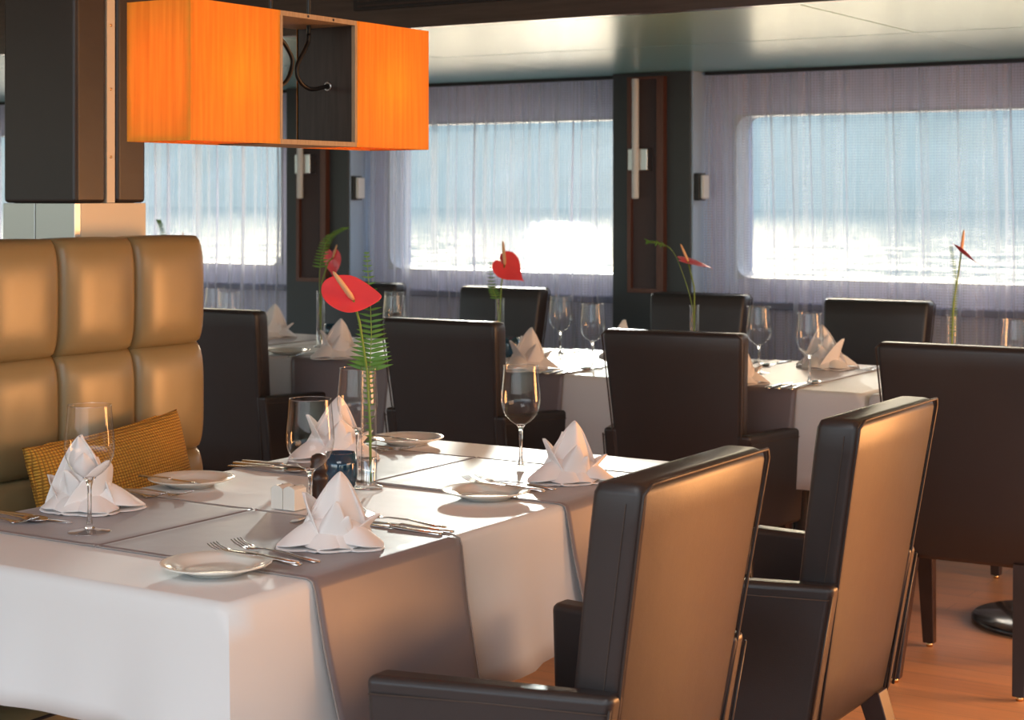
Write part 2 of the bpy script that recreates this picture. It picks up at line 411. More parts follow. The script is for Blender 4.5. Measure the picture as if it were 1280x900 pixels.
for i, (px, lab) in enumerate(((-5.675, 'slim white tube wall light on the pillar below the orange lampshade'), (-3.712, 'slim white tube wall light on the pillar in the middle of the window wall'))):
    e = empty('wall_light', lab, 'lamp', (px, 6.985, 1.52), 0, 'tube wall lights on the pillars')
    lathe('tube', [(0, -.18), (.0155, -.178), (.0165, -.17), (.0165, .36), (.0155, .368), (0, .37)], 'white', e, 16, loc=(0, -.06, 0))
    box('mount', (-.045, .055, -.05, -.0, -.05, .05), 'brushed', e, bev=.004)
# window hold-open / thermostat next to two pillars
for i, (px, lab) in enumerate(((-5.42, 'small dark switch box with pale cover beside the left pillar'), (-3.462, 'small dark switch box with pale cover beside the middle pillar'))):
    e = empty('wall_switch', lab, 'switch', (px, 7.05, 1.395), 0, 'switch boxes on the pillar sides')
    box('body', (0, .03, -.035, .035, -.062, .062), 'dark', e, bev=.006)
    box('cover', (.03, .05, -.03, .03, -.055, .055), 'white', e, bev=.008)

# curtains
def curtain(x0, x1, label, seed, dens=1):
    rnd = random.Random(seed); n = int((x1-x0)*320); V, F = [], []
    ph = [(rnd.uniform(5, 9), rnd.uniform(0, 6)), (rnd.uniform(11, 16), rnd.uniform(0, 6)), (rnd.uniform(20, 30), rnd.uniform(0, 6)), (rnd.uniform(40, 55), rnd.uniform(0, 6))]
    rows = 10
    pl = []; c_ = x0+.03
    while c_ < x1: pl.append((c_, rnd.uniform(.007, .016), rnd.uniform(.02, .075))); c_ += rnd.choice((.045, .07, .10, .15, .19))*rnd.uniform(.8, 1.2)
    for j in range(rows):
        z = .02+(1.90-.02)*j/(rows-1); g = 1-.45*(j/(rows-1))
        for i in range(n):
            x = x0+(x1-x0)*i/(n-1)
            xx = x+.012*math.sin(j*.8+ph[0][1])*g
            s_ = .016*math.sin(ph[0][0]*2*xx+ph[0][1])+.013*math.sin(ph[1][0]*2*xx+ph[1][1])+.008*math.sin(ph[2][0]*2*xx+ph[2][1])+.004*math.sin(ph[3][0]*2*xx+ph[3][1])
            s_ += sum(a_*math.exp(-((xx-c_)/w_)**2) for c_, w_, a_ in pl if abs(xx-c_) < .05)*.8
            q = s_*(g if j < rows-1 else .4)
            V.append((x, 7.115+q*1.2-.01, z))
    for j in range(rows-1):
        for i in range(n-1): F.append((j*n+i, j*n+i+1, (j+1)*n+i+1, (j+1)*n+i))
    e = empty('sheer_curtain', label, 'curtain', (x0, 7.115, .02), 0, 'sheer window curtains')
    me = pydata('curtain', [(v[0]-x0, v[1]-7.115, v[2]-.02) for v in V], F)
    link('fabric', me, 'sheer', e)
    box('curtain_rail', (0, x1-x0, -.02, .02, 1.885, 1.9), 'dark', e)
    return e
curtain(-9.5, -7.92, 'pale sheer curtain seen at the left edge beyond the leather-clad column', 1)
curtain(-7.48, -5.84, 'pale sheer curtain over the window below the orange lampshades', 2)
curtain(-5.405, -3.88, 'pale lilac sheer curtain over the window with the sun glare on the water', 3)
curtain(-3.445, -1.81, 'pale lilac sheer curtain over the large window on the right', 4)
curtain(-1.39, .48, 'pale sheer curtain past the right-hand pillar', 5)

# ------------------------------------------------------------------ leather clad column behind the banquette
cx0, cx1, cy0, cy1 = -3.405, -3.15, 2.98, 3.224
colm = struct(box('column', (cx0+.02, cx1-.02, cy0+.02, cy1-.02, 0, 2.36), 'wood'), 'square column clad in dark leather pads above a metal and cream base')
def pad(b, axis):
    return box('leather_pad', b, 'leather', colm, bev=.012)
pad((cx0, cx1, cy0, cy0+.02, 1.335, 2.36), 'y')
pad((cx1-.02, cx1+.002, cy0+.004, cy0+.105, 1.335, 2.36), 'x')
pad((cx1-.02, cx1+.002, cy0+.142, cy1, 1.335, 2.36), 'x')
pad((cx0, cx1, cy1-.02, cy1, 1.335, 2.36), 'y'); pad((cx0, cx0+.02, cy0, cy1, 1.335, 2.36), 'x')
st = box('metal_strip', (cx1-.02, cx1-.002, cy0+.110, cy0+.137, 1.335, 2.36), 'cream', colm)
for z in (1.45, 1.62, 1.78, 1.95, 2.1):
    link('screw', lathe_mesh('screw', [(0, .002), (.003, .0015), (.004, 0)], 10), 'brass', st, loc=(cx1-.002, cy0+.1235, z), rot=(0, PI/2, 0))
box('steel_panel', (cx0, cx0+.115, cy0, cy0+.02, .4, 1.334), 'brushed', colm, bev=.001)
box('steel_panel', (cx0+.118, cx1, cy0, cy0+.02, .4, 1.334), 'brushed', colm, bev=.001)
box('cream_panel', (cx1-.02, cx1, cy0+.021, cy1, .4, 1.334), 'cream', colm, bev=.001)

# ------------------------------------------------------------------ banquette
bq = empty('banquette', 'tan leather banquette bench with high button-tufted back left of the near table', 'bench', (-3.07, 2.1, 0))
def tuft(w, h, d):
    n = 18; V, F = [], []
    for side in (1, -1):
        for j in range(n+1):
            for i in range(n+1):
                u = -1+2*i/n; v = -1+2*j/n
                uu = math.copysign(abs(u)**.75, u); vv = math.copysign(abs(v)**.75, v)
                b = (max(0, 1-abs(uu)**3.6)*max(0, 1-abs(vv)**3.6))**.36
                pin = .02*(1-b)
                y = uu*w/2*(1-.045*abs(vv)**4); z = vv*h/2*(1-.02*abs(uu)**4)
                V.append((side*(d*.35+b*d*.65) if side > 0 else -d*.35, y, z))
    N = (n+1)**2
    for s_ in (0, 1):
        for j in range(n):
            for i in range(n):
                a = s_*N+j*(n+1)+i; q = (a, a+1, a+n+2, a+n+1); F.append(q if s_ == 0 else q[::-1])
    rim = [i for i in range(n+1)]+[j*(n+1)+n for j in range(1, n+1)]+[n*(n+1)+i for i in range(n-1, -1, -1)]+[j*(n+1) for j in range(n-1, 0, -1)]
    for k in range(len(rim)):
        a, b = rim[k], rim[(k+1) % len(rim)]; F.append((a, b, b+N, a+N))
    return pydata('tuft', V, F)
pw_, ph_ = .243, .272
tm = tuft(pw_+.004, ph_+.006, .075)
tm.materials.append(M['bench'])
for r_, zc in enumerate((1.115, .848, .58)):
    for c in range(7):
        link('cushion_panel', tm, None, bq, loc=(.03, 1.045-c*pw_, zc))
pydata_b = boxdata(-.06, .02, -.64, 1.158, .10, 1.235)
link('back_board', pydata('back_board', *pydata_b), 'bench', bq, bev=.03)
seat_ = link('seat', pydata('seat', *boxdata(.05, .74, -.64, 1.165, .30, .455)), 'bench', bq, bev=.035)
tube('piping', [(.735, -.64, .425), (.735, 1.16, .425)], .005, 'piping', seat_)
box('plinth', (-.05, .62, -.60, 1.1, 0, .30), 'wood', bq)
# pillow
V, F = [], []; n = 20; pw2, ph2, pd = .49, .31, .075
for side in (1, -1):
    for j in range(n+1):
        for i in range(n+1):
            u = -1+2*i/n; v = -1+2*j/n
            uu = math.copysign(1-(1-abs(u))**1.5, u); vv = math.copysign(1-(1-abs(v))**1.5, v)
            b = (max(0, 1-uu**2)*max(0, 1-vv**2))**.42
            V.append((side*pd*b, uu*pw2/2*(1-.07*(1-vv*vv)), vv*ph2/2*(1-.09*(1-uu*uu))))
N = (n+1)**2
for s_ in (0, 1):
    for j in range(n):
        for i in range(n):
            a = s_*N+j*(n+1)+i; q = (a, a+1, a+n+2, a+n+1); F.append(q if s_ == 0 else q[::-1])
me = pydata('pillow', V, F)
bm = bmesh.new(); bm.from_mesh(me); bmesh.ops.remove_doubles(bm, verts=bm.verts, dist=1e-5); bm.to_mesh(me); bm.free()
pil = empty('throw_pillow', 'ochre yellow basket-weave pillow leaning on the tufted banquette back', 'pillow', (-2.85, 2.83, .475))
m, n_, l_, b_ = nodes('ochre_basket')
tc = n_.new('ShaderNodeTexCoord'); sep = n_.new('ShaderNodeSeparateXYZ'); l_.new(tc.outputs['Object'], sep.inputs[0])
def sine(out, fr, ph=0):
    a = n_.new('ShaderNodeMath'); a.operation = 'MULTIPLY'; a.inputs[1].default_value = fr; l_.new(out, a.inputs[0])
    s2 = n_.new('ShaderNodeMath'); s2.operation = 'SINE'; l_.new(a.outputs[0], s2.inputs[0])
    c2 = n_.new('ShaderNodeMath'); c2.operation = 'ABSOLUTE'; l_.new(s2.outputs[0], c2.inputs[0]); return c2
sa = sine(sep.outputs['Y'], 390); sb = sine(sep.outputs['Z'], 470)
mu = n_.new('ShaderNodeMath'); mu.operation = 'MULTIPLY'; l_.new(sa.outputs[0], mu.inputs[0]); l_.new(sb.outputs[0], mu.inputs[1])
rp = n_.new('ShaderNodeValToRGB'); rp.color_ramp.elements[0].color = (.26, .105, .01, 1); rp.color_ramp.elements[1].color = (.66, .34, .045, 1); rp.color_ramp.elements[1].position = .55
l_.new(mu.outputs[0], rp.inputs[0]); l_.new(rp.outputs[0], b_.inputs['Base Color'])
bp = n_.new('ShaderNodeBump'); bp.inputs['Strength'].default_value = .9; bp.inputs['Distance'].default_value = .004; l_.new(mu.outputs[0], bp.inputs['Height']); l_.new(bp.outputs[0], b_.inputs['Normal'])
b_.inputs['Roughness'].default_value = .85; M['pillow'] = m
cov = link('cover', me, 'pillow', pil, loc=(0, 0, .198), rot=(math.radians(4), math.radians(-14), 0))
pts = []
for k in range(64):
    a = 2*PI*k/64; u = max(-1, min(1, 1.25*math.cos(a))); v = max(-1, min(1, 1.25*math.sin(a)))
    pts.append((0, u*pw2/2*(1-.07*(1-v*v)), v*ph2/2*(1-.09*(1-u*u))))
tube('edge_cord', pts, .004, 'pillow', cov, 6, True)

# ------------------------------------------------------------------ chairs
def make_chair(label, loc, rz):
    e = empty('leather_armchair', label, 'chair', loc, rz, 'dark leather dining armchairs')
    # backrest: loft of rounded-rectangle sections
    V, F = [], []
    secs = [(.335, .965, .6), (.35, 1, .9), (.45, 1, 1), (.6, 1, 1), (.75, 1, 1), (.88, 1, 1), (.925, 1, .98), (.938, .985, .88), (.943, .955, .6)]
    NS = 0
    for z, fw, ft in secs:
        t = (z-.335)/.608; hw = (.182+.034*t)*fw; yr = -.172-.098*t; th = .075+.012*t
        yc = yr+th/2; hy = th/2*ft; r = min(.014, hy*.5); loop = []
        for cx_, cy_, a0 in ((hw-r, hy-r, 0), (-hw+r, hy-r, PI/2), (-hw+r, -hy+r, PI), (hw-r, -hy+r, 1.5*PI)):
            for k in range(4):
                an = a0+PI/2*k/3; loop.append((cx_+r*math.cos(an), yc+cy_+r*math.sin(an)+ (.012*(1-(cx_/hw)**2)), z))
        # mid points on the long faces let the back bow gently
        NS = len(loop); V += loop
    for s_ in range(len(secs)-1):
        for k in range(NS): F.append((s_*NS+k, s_*NS+(k+1) % NS, (s_+1)*NS+(k+1) % NS, (s_+1)*NS+k))
    F.append(tuple(range(NS-1, -1, -1))); F.append(tuple((len(secs)-1)*NS+k for k in range(NS)))
    bk = link('backrest', pydata('backrest', V, F), 'leather', e)
    def edge(sx, t, off=0): return (sx*(.182+.034*t+.0005), -.172-.098*t+.001+off, .335+.608*t)
    path = [edge(-1, t/8) for t in range(0, 8)]+[edge(-1, .975)]+[(x*.05, -.2715, .9425) for x in range(-4, 5)]+[edge(1, .975)]+[edge(1, t/8) for t in range(7, -1, -1)]
    tube('piping', path, .0028, 'piping', bk, 6)
    for sx in (-1, 1):
        tube('seam', [(sx*(.183+.034*t/8), -.172-.098*t/8+.028, .335+.608*t/8) for t in (0, 1, 2, 3, 4, 5, 6, 7, 7.6)], .0009, 'stitch', bk, 4)
    hexa('seat', [(-.178, -.12, .345), (.178, -.12, .345), (.232, .245, .345), (-.232, .245, .345)],
         [(-.178, -.15, .475), (.178, -.15, .475), (.228, .245, .495), (-.228, .245, .495)], 'leather', e, bev=.03)
    for sx in (-1, 1):
        o = (lambda x, y, z: (sx*x, y, z))
        ar = hexa('armrest', [o(.183, -.168, .335), o(.222, -.168, .335), o(.285, .15, .335), o(.235, .15, .335)],
                  [o(.183, -.222, .638), o(.228, -.222, .638), o(.30, .165, .630), o(.245, .165, .630)], 'leather', e, bev=.013)
        tube('piping', [o(.2275, -.170, .345), o(.2295, -.219, .62)], .0028, 'piping', ar, 6)
        tube('seam', [o(.2295, -.215, .612), o(.262, -.03, .609), o(.3005, .155, .604)], .0015, 'stitch', ar, 4)
        for (xt, yt, xb, yb) in ((.155, -.15, .165, -.255), (.205, .20, .20, .225)):
            wt, wb = .025, .016
            lg = hexa('leg', [o(xb-wb, yb-wb, .012), o(xb+wb, yb-wb, .012), o(xb+wb, yb+wb, .012), o(xb-wb, yb+wb, .012)],
                      [o(xt-wt, yt-wt, .35), o(xt+wt, yt-wt, .35), o(xt+wt, yt+wt, .35), o(xt-wt, yt+wt, .35)], 'leg', e, bev=.003)
            link('foot', lathe_mesh('foot', [(0, 0), (.009, 0), (.010, .013), (0, .0135)], 10), 'brass', lg, loc=o(xb, yb, 0))
    return e
ch = make_chair('dark leather armchair at the near table, its back closest to the camera', (-1.405, 2.365, 0), PI/2)
index_kids()
R = math.radians
chairs = [
    ((-1.40, 3.19, 0), PI/2, 'second dark leather armchair along the near table, behind the closest one'),
    ((-1.485, 4.84, 0), R(1), 'black-looking leather armchair cut by the right edge of the photo'),
    ((-2.385, 4.865, 0), R(6), 'dark leather armchair, back to us, right of the lone near wine glass'),
    ((-3.235, 4.885, 0), R(1), 'dark leather armchair, back to us, left of the lone near wine glass'),
    ((-4.25, 4.90, 0), R(0), 'dark leather armchair half hidden behind the tan banquette'),
    ((-1.60, 6.28, 0), PI, 'dark leather armchair past the right edge, only one leg in view'),
    ((-2.40, 6.28, 0), R(180), 'dark leather armchair by the window, rightmost of those facing us'),
    ((-3.175, 6.29, 0), R(182), 'dark leather armchair facing us in front of the middle pillar'),
    ((-4.16, 6.29, 0), R(180), 'dark leather armchair facing us below the sun glare'),
    ((-4.95, 6.29, 0), R(180), 'dark leather armchair facing us, partly behind the big red flower'),
]
for loc, rz, lab in chairs:
    c = dup(ch, loc, rz, lab)
    if 4 < loc[1] < 5.5: c.scale = (1.04, .88, 1); c.location.x -= .0; c.location.y -= .005

# ------------------------------------------------------------------ tables, cloths, runners
def drape(name, x0, x1, y0, y1, z, hem, m='cloth', seed=0, flare=.03, label=None):
    """one continuous cloth: flat top, soft edge, hanging skirt with a longer point at every corner.
    hem = z of the hem on the four sides (-y, +x, +y, -x)"""
    rnd = random.Random(seed); V, F = [], []; P = []
    n = 28; sides = [((x0, y0), (x1, y0), (0, -1)), ((x1, y0), (x1, y1), (1, 0)), ((x1, y1), (x0, y1), (0, 1)), ((x0, y1), (x0, y0), (-1, 0))]
    rings = [0, .25, .5, .75, 1]
    for si, (a, b, nr) in enumerate(sides):
        L = math.hypot(b[0]-a[0], b[1]-a[1])
        for i in range(n):
            t = i/n; x = a[0]+(b[0]-a[0])*t; y = a[1]+(b[1]-a[1])*t
            dc = min(t, 1-t)*L                    # distance to nearest corner
            k = max(0, 1-dc/.22)
            # outward direction swings towards the corner diagonal
            px, py = (sides[si-1][2] if t < .5 else sides[(si+1) % 4][2])
            nx_, ny_ = nr[0]+px*k*.5*(1 if dc < .22 else 0), nr[1]+py*k*.5*(1 if dc < .22 else 0)
            if i == 0: nx_, ny_ = nr[0]+sides[si-1][2][0], nr[1]+sides[si-1][2][1]
            P.append((x, y, nx_, ny_, k, si, t, L))
    N = len(P)
    prof = [(-.012, 0), (-.002, -.002), (.003, -.012)]
    def ring(fn):
        for p in P: V.append(fn(p))
    for o_, dz in prof: ring(lambda p: (p[0]+p[2]*o_, p[1]+p[3]*o_, z+dz))
    K = 7
    ph = rnd.uniform(0, 6)
    for j in range(1, K+1):
        f = j/K
        def fn(p):
            x, y, nx_, ny_, k, si, t, L = p
            h0 = hem[si]; nb = hem[si-1] if t < .5 else hem[(si+1) % 4]
            hz = h0*(1-k*.5)+nb*k*.5-.10*k**2.2
            wob = (.010*math.sin(t*L*16+ph+si)+.006*math.sin(t*L*31+ph*2))*f*(1-k)*min(1, flare*33)
            o_ = .003+flare*f**1.2+wob+.03*k*f
            return (x+nx_*o_, y+ny_*o_, (z-.012)+(hz-(z-.012))*f)
        ring(fn)
    for j in range(len(prof)+K-1):
        for i in range(N):
            i2 = (i+1) % N; F.append((j*N+i, j*N+i2, (j+1)*N+i2, (j+1)*N+i))
    F.append(tuple(range(N)))
    me = pydata(name, V, F)
    o = link(name, me, m, solid=.0015)
    at_ = me.attributes.new('sharp_edge', 'BOOLEAN', 'EDGE') if 'sharp_edge' not in me.attributes else me.attributes['sharp_edge']
    cor = {i for i, p in enumerate(P) if p[6] == 0}
    for e_ in me.edges:
        a_, b_ = e_.vertices
        if a_ % N in cor and a_ % N == b_ % N and max(a_, b_) >= 3*N: at_.data[e_.index].value = True
    me.polygons[-1].use_smooth = False
    return o
def runner(x0, x1, y0, y1, z, hem, axis, label, flare=.04, seed=0, group='grey-brown satin runners'):
    """strip over the table from edge to edge; axis is the direction it runs in"""
    V, F = [], []; rnd = random.Random(seed); nw = 24
    a0, a1 = (x0, x1) if axis == 'x' else (y0, y1)
    b0, b1 = (y0, y1) if axis == 'x' else (x0, x1)
    prof = []
    if hem[0]:
        prof = [(a0-.008-flare, hem[0])]
        for f in (.75, .5, .25): prof.append((a0-.008-flare*f**1.2, z-.02-(z-.02-hem[0])*f))
        prof += [(a0-.0085, z-.016), (a0-.004, z-.003), (a0+.008, z+.0015)]
    else: prof = [(a0, z+.0012), (a0+.004, z+.0028), (a0+.010, z+.0015)]
    for f in range(1, 12): prof.append((a0+(a1-a0)*f/12, z+.0015))
    if hem[1]:
        prof += [(a1-.008, z+.0015), (a1+.004, z-.003), (a1+.0085, z-.016)]
        for f in (.25, .5, .75): prof.append((a1+.008+flare*f**1.2, z-.02-(z-.02-hem[1])*f))
        prof.append((a1+.008+flare, hem[1]))
    else: prof += [(a1-.004, z+.0025), (a1, z+.0012)]
    for i, (a, zz) in enumerate(prof):
        dr = max(0, (z-.02-zz)/.3)
        for k in range(nw+1):
            t = k/nw; b = b0+(b1-b0)*t; b = b+(t-.5)*.03*dr*-1.2
            sgn = 1 if i > len(prof)/2 else -1
            w = sgn*dr*(.008*math.sin(t*7+seed))
            V.append((a+w, b, zz) if axis == 'x' else (b, a+w, zz))
    for i in range(len(prof)-1):
        for k in range(nw): F.append((i*(nw+1)+k, i*(nw+1)+k+1, (i+1)*(nw+1)+k+1, (i+1)*(nw+1)+k))
    e = link('table_runner', pydata('runner', V, F), 'runner', solid=.0016)
    tag(e, label, 'table runner', group)
    for side in (0, nw):
        pts = [Vector(V[i*(nw+1)+side])+Vector((0, 0, .0008)) for i in range(len(prof))]
        tube('hem', pts, .0016, 'edge', e, 5)
    return e
def table(label, x0, x1, y0, y1, peds, r=.25):
    e = empty('pedestal_table', label, 'table', ((x0+x1)/2, (y0+y1)/2, 0))
    cx_, cy_ = (x0+x1)/2, (y0+y1)/2
    box('tabletop', (x0+.012-cx_, x1-.012-cx_, y0+.012-cy_, y1-.012-cy_, .715, .744), 'leg', e, bev=.003)
    for (px, py) in peds:
        lathe('base', [(0, 0), (r-.01, 0), (r, .006), (r, .016), (r-.006, .021), (.05, .028), (0, .028)], 'disc', e, 48, loc=(px-cx_, py-cy_, 0))
        lathe('column', [(0, .02), (.04, .02), (.035, .06), (.035, .70), (.06, .715), (0, .715)], 'disc', e, 24, loc=(px-cx_, py-cy_, 0))
    return e
NX0, NX1, NY0, NY1 = -2.545, -1.70, 1.91, 3.49
table('long near table under a white cloth beside the banquette', NX0, NX1, NY0, NY1, ((-2.12, 2.3), (-2.12, 3.1)), .22)
o = drape('tablecloth', NX0, NX1, NY0, NY1, .75, (.545, .475, .50, .57), seed=3)
tag(o, 'white cloth over the long near table, hanging down at its front corner', 'tablecloth', 'white tablecloths')
runner(-2.168, NX1, 2.10, 2.51, .7505, (None, .385), 'x', 'satin runner hanging nearest the camera at the foremost napkin', .07, 1)
runner(NX0, -2.172, 2.10, 2.51, .7505, (.52, None), 'x', 'satin runner under the leftmost wine glass and napkin', .07, 4)
runner(-2.168, NX1, 2.875, 3.28, .7505, (None, .40), 'x', 'satin runner under the far right napkin of the near table', .065, 2)
runner(NX0, -2.172, 2.875, 3.28, .7505, (.52, None), 'x', 'satin runner under the far left napkin of the near table', .065, 5)
# ironed crease where the runner halves meet and across the cloth
TBL = [(-1.455, 'rightmost window table'), (-2.30, 'second window table from the right'), (-3.15, 'middle window table'), (-4.0, 'window table behind the red flower'), (-4.85, 'window table hidden behind the banquette')]
RUN = [-1.47, -2.33, -3.17, -3.90, -4.75]
for i, (tx, nm) in enumerate(TBL):
    x0, x1 = tx-.41, tx+.41
    table('square pedestal table, ' + nm, x0, x1, 4.99, 5.84, ((tx, 5.50),))
    o = drape('tablecloth', x0, x1, 4.99, 5.84, .75, (.44, .50, .48, .50), seed=10+i, flare=.004)
    tag(o, 'white cloth over the ' + nm, 'tablecloth', 'white tablecloths')
    runner(RUN[i]-.225, RUN[i]+.225, 4.99, 5.84, .7505, (.42, .45), 'y', 'satin runner across the ' + nm, .028, 20+i)

# ------------------------------------------------------------------ tableware
TZ = .7525
def wine_glass(label, loc):
    e = empty('wine_glass', label, 'wine glass', loc, 0, 'wine glasses')
    outer = [(.006, .093), (.012, .098), (.024, .106), (.035, .118), (.042, .134), (.0445, .150), (.0435, .170), (.041, .195), (.0385, .226)]
    link('bowl', lathe_mesh('bowl', [(.0005, .0935)]+outer, 40), 'glass', e)
    tube('rim', [(.0385*math.cos(2*PI*k/40), .0385*math.sin(2*PI*k/40), .2262) for k in range(40)], .0008, 'stemglass', e, 5, True)
    link('stem', lathe_mesh('stem', [(0, .006), (.010, .007), (.0055, .015), (.0038, .03), (.0036, .06), (.0042, .082), (.007, .092), (.012, .0975), (0, .0985)], 20), 'solidglass', e)
    link('foot_disc', lathe_mesh('footd', [(0, 0), (.038, 0), (.0385, .0012), (.036, .0022), (.02, .0042), (.010, .0072), (0, .0078)], 40), 'stemglass', e)
    return e
def plate(label, loc):
    e = empty('bread_plate', label, 'plate', loc, 0, 'small white bread plates')
    link('dish', lathe_mesh('dish', [(0, 0), (.048, 0), (.052, .001), (.060, .006), (.088, .0145), (.089, .0165), (.0865, .0168), (.062, .0105), (.054, .0050), (.046, .0036), (0, .0034)], 56), 'china', e)
    link('foot_ring', lathe_mesh('ring', [(.044, .0005), (.044, -.0005), (.048, -.0005), (.048, .0005)], 40), 'china', e)
    return e
def strip(name, pts, parent, thick=.0022, m='steel'):
    """flat metal piece along +x: pts = (x, halfwidth, z)"""
    V, F = [], []
    for x, w, z in pts:
        V += [(x, -w, z), (x, w, z), (x, w*.8, z+thick), (x, -w*.8, z+thick)]
    for i in range(len(pts)-1):
        for k in range(4): F.append((i*4+k, i*4+(k+1) % 4, (i+1)*4+(k+1) % 4, (i+1)*4+k))
    F.append((0, 1, 2, 3)); j = (len(pts)-1)*4; F.append((j+3, j+2, j+1, j))
    return link(name, pydata(name, V, F), m, parent)
def fork(label, loc, rz, group='dinner forks'):
    e = empty('fork', label, 'fork', loc, rz, group)   # handle at -x, tines at +x
    strip('handle', [(-.10, .004, 0), (-.098, .0085, 0), (-.07, .0080, .0015), (-.02, .0038, .005), (.03, .0030, .004), (.045, .006, .002), (.052, .012, .0015), (.062, .0125, .002)], e)
    for k in range(4):
        y = -.0105+k*.007
        strip('tine', [(.061, .0016, .0022), (.075, .0013, .004), (.09, .0011, .008), (.10, .0007, .013)], e, .0014).location = (0, y, 0)
    return e
def knife(label, loc, rz, tilt=0, group='table knives', s=1):
    e = empty('knife', label, 'knife', loc, rz, group); e.scale = (s, s, s); e.rotation_euler[1] = tilt
    strip('handle', [(-.115, .004, 0), (-.112, .0085, 0), (-.06, .0075, .0005), (-.005, .0052, .0015), (0, .005, .0015)], e, .0042)
    strip('blade', [(0, .0045, .002), (.006, .0085, .002), (.05, .0095, .0015), (.085, .0085, .0012), (.105, .001, .001)], e, .0012)
    return e
def spoon(label, loc, rz, group='dessert spoons'):
    e = empty('spoon', label, 'spoon', loc, rz, group)
    strip('handle', [(-.11, .004, 0), (-.108, .008, 0), (-.07, .0075, .0015), (-.01, .0035, .006), (.04, .003, .004), (.05, .0045, .003)], e)
    V, F = [], []; nr, na = 5, 20
    for j in range(nr+1):
        for k in range(na):
            a = 2*PI*k/na; r = j/nr
            V.append((.078+.031*r*math.cos(a), .0195*r*math.sin(a)*(1-.12*math.cos(a)), .0005+.008*r*r))
    for j in range(nr):
        for k in range(na): F.append((j*na+k, j*na+(k+1) % na, (j+1)*na+(k+1) % na, (j+1)*na+k))
    link('bowl', pydata('spoonbowl', V, F), 'steel', e, solid=.0012)
    return e
def napkin(label, loc, rz, seed=0, sc=1.0):
    e = None; rnd = random.Random(seed); V, F = [], []
    def sheet(fn, nu=10, nv=8):
        b = len(V)
        for j in range(nv+1):
            for i in range(nu+1): V.append(fn(-1+2*i/nu, j/nv))
        for j in range(nv):
            for i in range(nu): F.append((b+j*(nu+1)+i, b+j*(nu+1)+i+1, b+(j+1)*(nu+1)+i+1, b+(j+1)*(nu+1)+i))
    def petal(ang, r0, W_, H_, lean, ridge, z0=.004, pw=.75, twist=0, top=0):
        ca, sa_ = math.cos(ang), math.sin(ang)
        def fn(u, v):
            w = W_*((1-v)**pw)*(1-top)+W_*top*(1-v*.5)
            if v > .985: w *= .4
            r = r0+lean*v**1.3+ridge*(1-abs(u)**1.2)*(1-v*.75)-.012*abs(u)**2*(1-v)
            t = u*w+twist*v
            z = z0+H_*(v**.92)*(1-.10*abs(u)*(1-v))
            return (ca*r-sa_*t, sa_*r+ca*t, z)
        sheet(fn)
    # tall hollow peak = front and back sheets leaning together
    petal(-PI/2, -.006, .070, .124, .004, .046, pw=.72, twist=.010)
    petal(PI/2, .004, .066, .122, -.006, .034, pw=.72, twist=-.010)
    # two shoulders
    petal(PI*.90, .012, .058, .086, .040, .026, pw=.5)
    petal(PI*.95+PI, .018, .055, .052, .055, .028, pw=.6)
    petal(PI*.62, .01, .045, .098, .014, .018, pw=.6)
    petal(PI*.35, .01, .042, .070, .028, .020, pw=.65)
    petal(-PI/2-.75, .022, .050, .080, .006, .030, pw=.8, twist=.035)
    petal(-PI/2+.85, .026, .040, .055, .018, .026, pw=.7, twist=-.02)
    # rounded lobes lying on the table, curling up at the rim
    for k, (a, ln, h) in enumerate(((-.50, .085, .044), (-1.2, .056, .026), (-2.0, .062, .030), (-2.8, .090, .046), (2.5, .07, .02), (.5, .062, .026), (1.5, .05, .02))):
        a += rnd.uniform(-.1, .1); ca, sa_ = math.cos(a), math.sin(a)
        def fn(u, v, ca=ca, sa_=sa_, ln=ln, h=h):
            w = .036*math.sqrt(max(0, 1-(max(0, v-.35)/.65)**2.4))+.0015
            r = .012+ln*v
            z = .003+h*(1-v)**1.2*(1-.6*u*u)+.014*math.sin(PI*v)*(1-u*u)+.004*v*abs(u)+.003*math.sin(5*v+3*u)*(1-v)
            return (ca*r-sa_*u*w, sa_*r+ca*u*w, z)
        sheet(fn)
        def fn2(u, v, ca=ca, sa_=sa_, ln=ln):
            w = .036*math.sqrt(max(0, 1-(max(0, v-.35)/.65)**2.4))+.0025
            r = .010+(ln+.004)*v
            return (ca*r-sa_*u*w, sa_*r+ca*u*w, .0018+.002*(1-u*u))
        sheet(fn2, 10, 6)
    V2 = [(x*sc, y*sc, z*sc) for x, y, z in V]
    o = link('folded_napkin', pydata('napkin', V2, F), 'napkin', solid=.0028, sub=1, loc=loc)
    o.rotation_euler = (0, 0, rz)
    return tag(o, label, 'napkin', 'star-folded linen napkins')

CAMR = R(32.3)
# near table
wine_glass('wine glass on the left front of the near table, before the ochre pillow', (-2.272, 2.185, TZ))
wine_glass('wine glass behind the foremost napkin, left of the blue candle holder', (-2.0, 2.47, TZ))
wine_glass('wine glass standing alone at the far right napkin of the near table', (-2.0, 3.20, TZ))
wine_glass('wine glass right behind the tall flower vase on the near table', (-2.27, 2.965, TZ))
napkin('foremost star-folded napkin, before the salt and pepper shakers', (-1.83, 2.325, TZ), CAMR+.1, 1, 1.0)
napkin('star-folded napkin at the far right corner of the near table', (-1.825, 3.115, TZ), CAMR+.25, 2, 1.0)
napkin('star-folded napkin on the left of the near table, leaning before the ochre pillow', (-2.44, 2.335, TZ), CAMR+2.9, 3, 1.12)
napkin('star-folded napkin at the far left of the near table, seen through a wine glass', (-2.44, 3.10, TZ), CAMR+.3, 4, 1.12)
plate('bread plate at the front right corner of the near table', (-1.862, 2.063, TZ))
plate('bread plate on the right side between the two near runners', (-1.868, 2.86, TZ))
plate('bread plate in front of the ochre pillow', (-2.465, 2.655, TZ))
plate('bread plate at the far end of the near table, right of the vase', (-2.44, 3.385, TZ))
